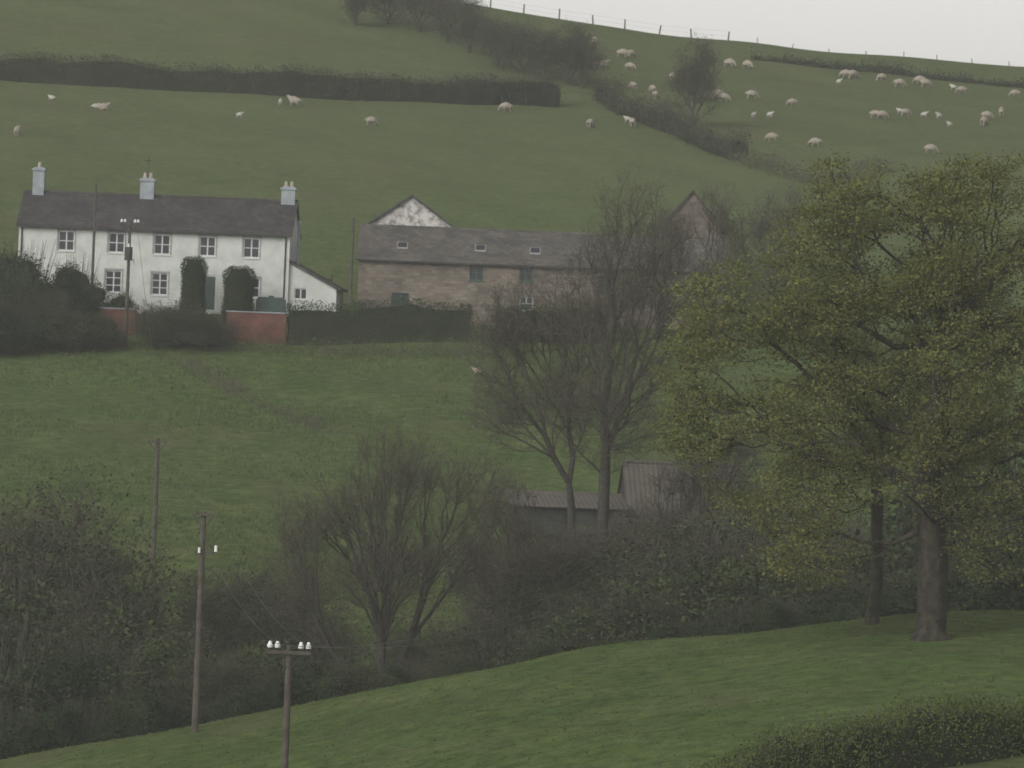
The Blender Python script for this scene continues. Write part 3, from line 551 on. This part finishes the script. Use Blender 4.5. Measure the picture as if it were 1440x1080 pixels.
# ---------------------------------------------------------------- poles and wires
tops=[]
def pole(u,vt,y,arm,b=None,r=.14,ins=True,drop=.25,extra=False,name='telegraph_pole'):
    b=base_at(u,y); hh=S(u,vt,y)[2]-b[2]; g=MB(['pole','iron','porc']); g.cyl((0,0,-.5),(0,0,hh),r,r*.72,12,0)
    if arm:
        g.box(-arm,arm,-.2,-.1,hh-drop-.1,hh-drop,0)
        for x in (-arm+.06,-arm*.55,arm*.55,arm-.06):
            g.cyl((x,-.15,hh-drop),(x,-.15,hh-drop+.1),.015,.015,6,1)
            if ins: g.cyl((x,-.15,hh-drop+.08),(x,-.15,hh-drop+.16),.075,.095,10,2); g.cyl((x,-.15,hh-drop+.16),(x,-.15,hh-drop+.27),.075,.035,10,2)
        g.cyl((-.4,-.1,hh-drop-.1),(0,-.05,hh-drop-.6),.02,.02,6,1); g.cyl((.4,-.1,hh-drop-.1),(0,-.05,hh-drop-.6),.02,.02,6,1)
    if extra: g.cyl((0,-.42,hh-2.3),(0,-.42,hh-1.5),.24,.24,14,1); g.cyl((0,-.42,hh-1.5),(0,-.42,hh-1.3),.06,.04,8,2); g.cyl((.3,-.2,hh-2.6),(.3,-.2,hh-2.2),.05,.05,8,2)
    o=g.obj(name,None,b); tops.append(b+np.array([0,0,hh-drop+.2])); return o,b,hh
pole(391,907,190,.62,r=.13,drop=.15)
o,b,hh=pole(274,719,246,.32,ins=False,drop=.05)
g=MB(['porc','iron']); g.box(-.3,.55,-.16,-.1,hh-1.55,hh-1.49,1); g.cyl((-.1,-.2,hh-1.55),(-.1,-.2,hh-1.35),.05,.05,8,0); g.cyl((.52,-.13,hh-1.49),(.52,-.13,hh-1.25),.06,.06,8,0)
p=g.obj('insulators',o)
pole(212,616,312,.45,ins=False,drop=.1)
pole(176,312,391.5,.55,ins=True,r=.12,extra=True,drop=.1)
tp=list(tops)
pole(127,258,396,0,r=.1); pole(491,306,399.5,0,r=.11)
for off in (-.4,.4):
    cu=bpy.data.curves.new('power_line','CURVE'); cu.dimensions='3D'; cu.bevel_depth=.009; cu.bevel_resolution=1
    pts=[np.array([3,120,-3.0])]+tp
    for a_,b_ in zip(pts[:-1],pts[1:]):
        sp=cu.splines.new('POLY'); sp.points.add(16)
        for i in range(17):
            t=i/16; q=a_*(1-t)+b_*t; q=q+np.array([off,0,-4*.7*t*(1-t)]); sp.points[i].co=(q[0],q[1],q[2],1)
    o=bpy.data.objects.new('power_line',cu); cu.materials.append(M['iron']); sc.collection.objects.link(o)

# ---------------------------------------------------------------- fences
def fence(name,pts,posth=1.1,rails=(),wires=(.4,.8),step=3.0,r=.06,lean=.05):
    P=np.array(pts,float); seg=np.linalg.norm(np.diff(P,axis=0),axis=1); cum=np.concatenate([[0],np.cumsum(seg)]); n=int(cum[-1]/step)+1; g=MB(['pole','iron']); last=None
    for i in range(n):
        s=i*step+rng.uniform(-.2,.2)*(not rails); x=float(np.interp(s,cum,P[:,0])); y=float(np.interp(s,cum,P[:,1])); z=float(terr(x,y)); h=posth*rng.uniform(.8,1.15)
        g.cyl((x,y,z-.3),(x+rng.normal()*lean,y,z+h),r,r*.9,6,0)
        if last:
            for w in wires: g.cyl((last[0],last[1],last[2]+w),(x,y,z+w),.006,.006,4,1)
            for w in rails: g.cyl((last[0],last[1]-.07,last[2]+w),(x,y-.07,z+w),.045,.045,6,0)
        last=(x,y,z)
    return g.obj(name)
fence('ridge_fence',[S(u,40,578)[:2] for u in (640,760,900,1060)],.95,step=3.0,r=.07,lean=.1)
fence('ridge_fence',[S(u,60,578)[:2] for u in (1065,1250,1460)],.45,step=3.2,r=.04,lean=.1,wires=())
fence('post_and_rail_fence',[tuple(base_at(u,y)[:2]) for u,y in ((425,418),(500,418))],1.3,rails=(.5,.85,1.2),wires=(),step=1.9)

# ---------------------------------------------------------------- sheep
def skin(name,nodes,edges,mats):
    me=bpy.data.meshes.new(name); me.from_pydata([n[:3] for n in nodes],edges,[]); o=bpy.data.objects.new(name,me); sc.collection.objects.link(o)
    md=o.modifiers.new('s','SKIN'); md.use_smooth_shade=True
    for i,n in enumerate(nodes): 
        sv=me.skin_vertices[0].data[i]; sv.radius=(n[3],n[4] if len(n)>4 else n[3]); sv.use_root=(i==0)
    sb=o.modifiers.new('d','SUBSURF'); sb.levels=2; sb.render_levels=2
    dg=bpy.context.evaluated_depsgraph_get(); dg.update(); m2=bpy.data.meshes.new_from_object(o.evaluated_get(dg)); bpy.data.objects.remove(o)
    m2.name=name; m2.materials.clear()
    for k in mats: m2.materials.append(M[k])
    return m2
def sheep_mesh(pose,mats):
    zb=0 if pose!='lie' else -.34
    N=[(-.36,0,.66+zb,.33,.34),(-.10,0,.65+zb,.36,.37),(.18,0,.66+zb,.33,.34)]
    if pose=='graze': N+=[(.44,0,.58,.20),(.60,0,.36,.12),(.67,0,.20,.095),(.74,0,.07,.055)]
    elif pose=='lie': N+=[(.40,0,.80+zb,.19),(.52,0,.96+zb,.12),(.60,0,1.0+zb,.10),(.74,0,.93+zb,.06)]
    else: N+=[(.40,0,.80,.19),(.52,0,.95,.12),(.60,0,1.0,.10),(.74,0,.93,.06)]
    E=[(0,1),(1,2),(2,3),(3,4),(4,5),(5,6)]
    hx,hz=N[5][0],N[5][2]
    for s in (-1,1): k=len(N); N.append((hx-.03,s*.11,hz+.05,.028)); N.append((hx-.05,s*.19,hz+.03,.02)); E+=[(5,k),(k,k+1)]
    k=len(N); N.append((-.62,0,.62+zb,.07)); N.append((-.68,0,.45+zb,.045)); E+=[(0,k),(k,k+1)]
    for s in (-1,1):
        if pose=='lie':
            k=len(N); N+=[(-.30,s*.24,.18,.1),(-.1,s*.30,.06,.05),(-.3,s*.32,.04,.035)]; E+=[(0,k),(k,k+1),(k+1,k+2)]
            k=len(N); N+=[(.30,s*.18,.17,.08),(.45,s*.19,.06,.045),(.28,s*.20,.04,.035)]; E+=[(2,k),(k,k+1),(k+1,k+2)]
        else:
            o=.05*s
            k=len(N); N+=[(-.40,s*.15,.48,.14),(-.32+o,s*.16,.36,.08),(-.45+o,s*.16,.22,.04),(-.43+o,s*.16,.02,.036)]; E+=[(0,k),(k,k+1),(k+1,k+2),(k+2,k+3)]
            k=len(N); N+=[(.23,s*.14,.44,.11),(.25-o,s*.14,.24,.045),(.25-o,s*.14,.02,.034)]; E+=[(2,k),(k,k+1),(k+1,k+2)]
    me=skin('sheep_'+pose,N,E,mats); fz=np.zeros(len(me.polygons)*3); me.polygons.foreach_get('center',fz); c=fz.reshape(-1,3)
    mi=((c[:,2]<.28)|(c[:,0]>hx-.08)) if pose!='lie' else (c[:,0]>hx-.08)
    me.polygons.foreach_set('material_index',mi.astype(np.int32)); return me
SM={'g':sheep_mesh('graze',('wool','face')),'s':sheep_mesh('stand',('wool','face')),'l':sheep_mesh('lie',('wool','face'))}
LM={'s':sheep_mesh('stand',('lambwool','lambwool')),'l':sheep_mesh('lie',('lambwool','lambwool'))}
def sheep(u,v,p,ang=None,sc_=1.0,lamb=False):
    b=hit(u,v+ (4 if lamb else 7),425,600) if v<300 else hit(u,v+6,330,396)
    o=bpy.data.objects.new('lamb' if lamb else 'sheep',(LM if lamb else SM)[p]); sc.collection.objects.link(o); o.location=b-np.array([0,0,.02])
    a=ang if ang is not None else rng.choice([0,180])+rng.normal()*35
    k=(.48 if lamb else .80)*sc_*rng.uniform(.92,1.08); o.rotation_euler=(0,0,math.radians(a)); o.scale=(k,k,k)
for t in [(24,185,'s',80),(145,148,'l',0),(413,143,'s',170),(522,170,'g',20),(711,151,'g',200),(830,173,'g',60),(889,172,'g',100),(836,56,'g'),(838,91,'g'),(849,90,'s'),(886,92,'g'),(876,74,'g'),(887,74,'g'),(889,120,'g'),(917,124,'g',120),(945,108,'g',90),
  (1026,88,'g'),(1051,90,'g'),(996,135,'g'),(1018,136,'g'),(1057,133,'g'),(1114,143,'g'),(1085,192,'g'),(1146,200,'g',170),(1189,103,'g'),(1199,104,'g'),(1240,108,'g'),(1265,116,'g'),(1293,112,'g'),(1302,116,'g'),(1231,160,'g',0),(1240,161,'g'),(1273,157,'g'),(1309,209,'g',10),
  (1384,170,'g',60),(1388,161,'g'),(1408,157,'s',90),(1352,125,'g'),(1427,130,'g'),(672,520,'l',180,.8),(1010,132,'g'),(922,133,'g',70)]:
    sheep(*t)
for t in [(73,136,'l'),(337,162,'s',10),(394,144,'s',90),(134,147,'l'),(1060,162,'s'),(1083,162,'s'),(1300,161,'s'),(1320,163,'s'),(1335,175,'s'),(1180,115,'s'),(882,168,'s'),(1265,156,'s'),(1340,122,'s')]:
    sheep(*t,lamb=True)

# ---------------------------------------------------------------- mist, sky, sun, camera
me=bpy.data.meshes.new('mist'); bx=[(x,y,z) for z in (-60,90) for y in (-150,700) for x in (-400,400)]
me.from_pydata(bx,[],[(0,2,3,1),(4,5,7,6),(0,1,5,4),(1,3,7,5),(3,2,6,7),(2,0,4,6)]); o=bpy.data.objects.new('mist',me); sc.collection.objects.link(o)
m=bpy.data.materials.new('mist_air'); m.use_nodes=True; nt=m.node_tree; nt.nodes.clear()
out=nt.nodes.new('ShaderNodeOutputMaterial'); vs=nt.nodes.new('ShaderNodeVolumeScatter'); vs.inputs['Density'].default_value=.0003; vs.inputs['Color'].default_value=(.97,.98,.96,1); vs.inputs['Anisotropy'].default_value=.2
nt.links.new(vs.outputs[0],out.inputs['Volume']); me.materials.append(m)
w=bpy.data.worlds.new('World'); sc.world=w; w.use_nodes=True; nt=w.node_tree; bg=nt.nodes['Background']
sk=nt.nodes.new('ShaderNodeTexSky'); sk.sky_type='NISHITA'; sk.sun_disc=False; sk.sun_elevation=math.radians(30); sk.sun_rotation=math.radians(215); sk.dust_density=3; sk.air_density=1; sk.altitude=100
bw_=nt.nodes.new('ShaderNodeRGBToBW'); nt.links.new(sk.outputs[0],bw_.inputs[0])
tc=nt.nodes.new('ShaderNodeTexCoord').outputs['Generated']; nz=ramp(nt,noise(nt,tc,3,3),.3,.7)
CL=1.5
gray=mixc(nt,1.0,bw_.outputs[0],mixc(nt,nz,(.97*CL,.965*CL,.94*CL),(1.08*CL,1.06*CL,1.01*CL)),'MULTIPLY')
nt.links.new(mixc(nt,.96,sk.outputs[0],gray),bg.inputs[0]); bg.inputs[1].default_value=.15
L=bpy.data.lights.new('sun','SUN'); L.energy=.5; L.angle=math.radians(25); L.color=(1,.96,.9); lo=bpy.data.objects.new('sun',L); sc.collection.objects.link(lo)
d=Vector((-math.sin(math.radians(35))*math.cos(math.radians(30)),-math.cos(math.radians(35))*math.cos(math.radians(30)),math.sin(math.radians(30)))); lo.rotation_euler=d.to_track_quat('Z','Y').to_euler()
cam=bpy.data.cameras.new('camera'); co=bpy.data.objects.new('camera',cam); sc.collection.objects.link(co); cam.sensor_width=36; cam.lens=F/1440*36; cam.clip_start=.5; cam.clip_end=9000
from mathutils import Matrix
co.matrix_world=Matrix.Rotation(math.radians(90),4,'X')@Matrix.Rotation(ROLL,4,'Z')
cam.dof.use_dof=True; cam.dof.focus_distance=215; cam.dof.aperture_fstop=3.2
sc.camera=co
sc.view_settings.view_transform='Standard'; sc.view_settings.look='None'; sc.view_settings.exposure=0
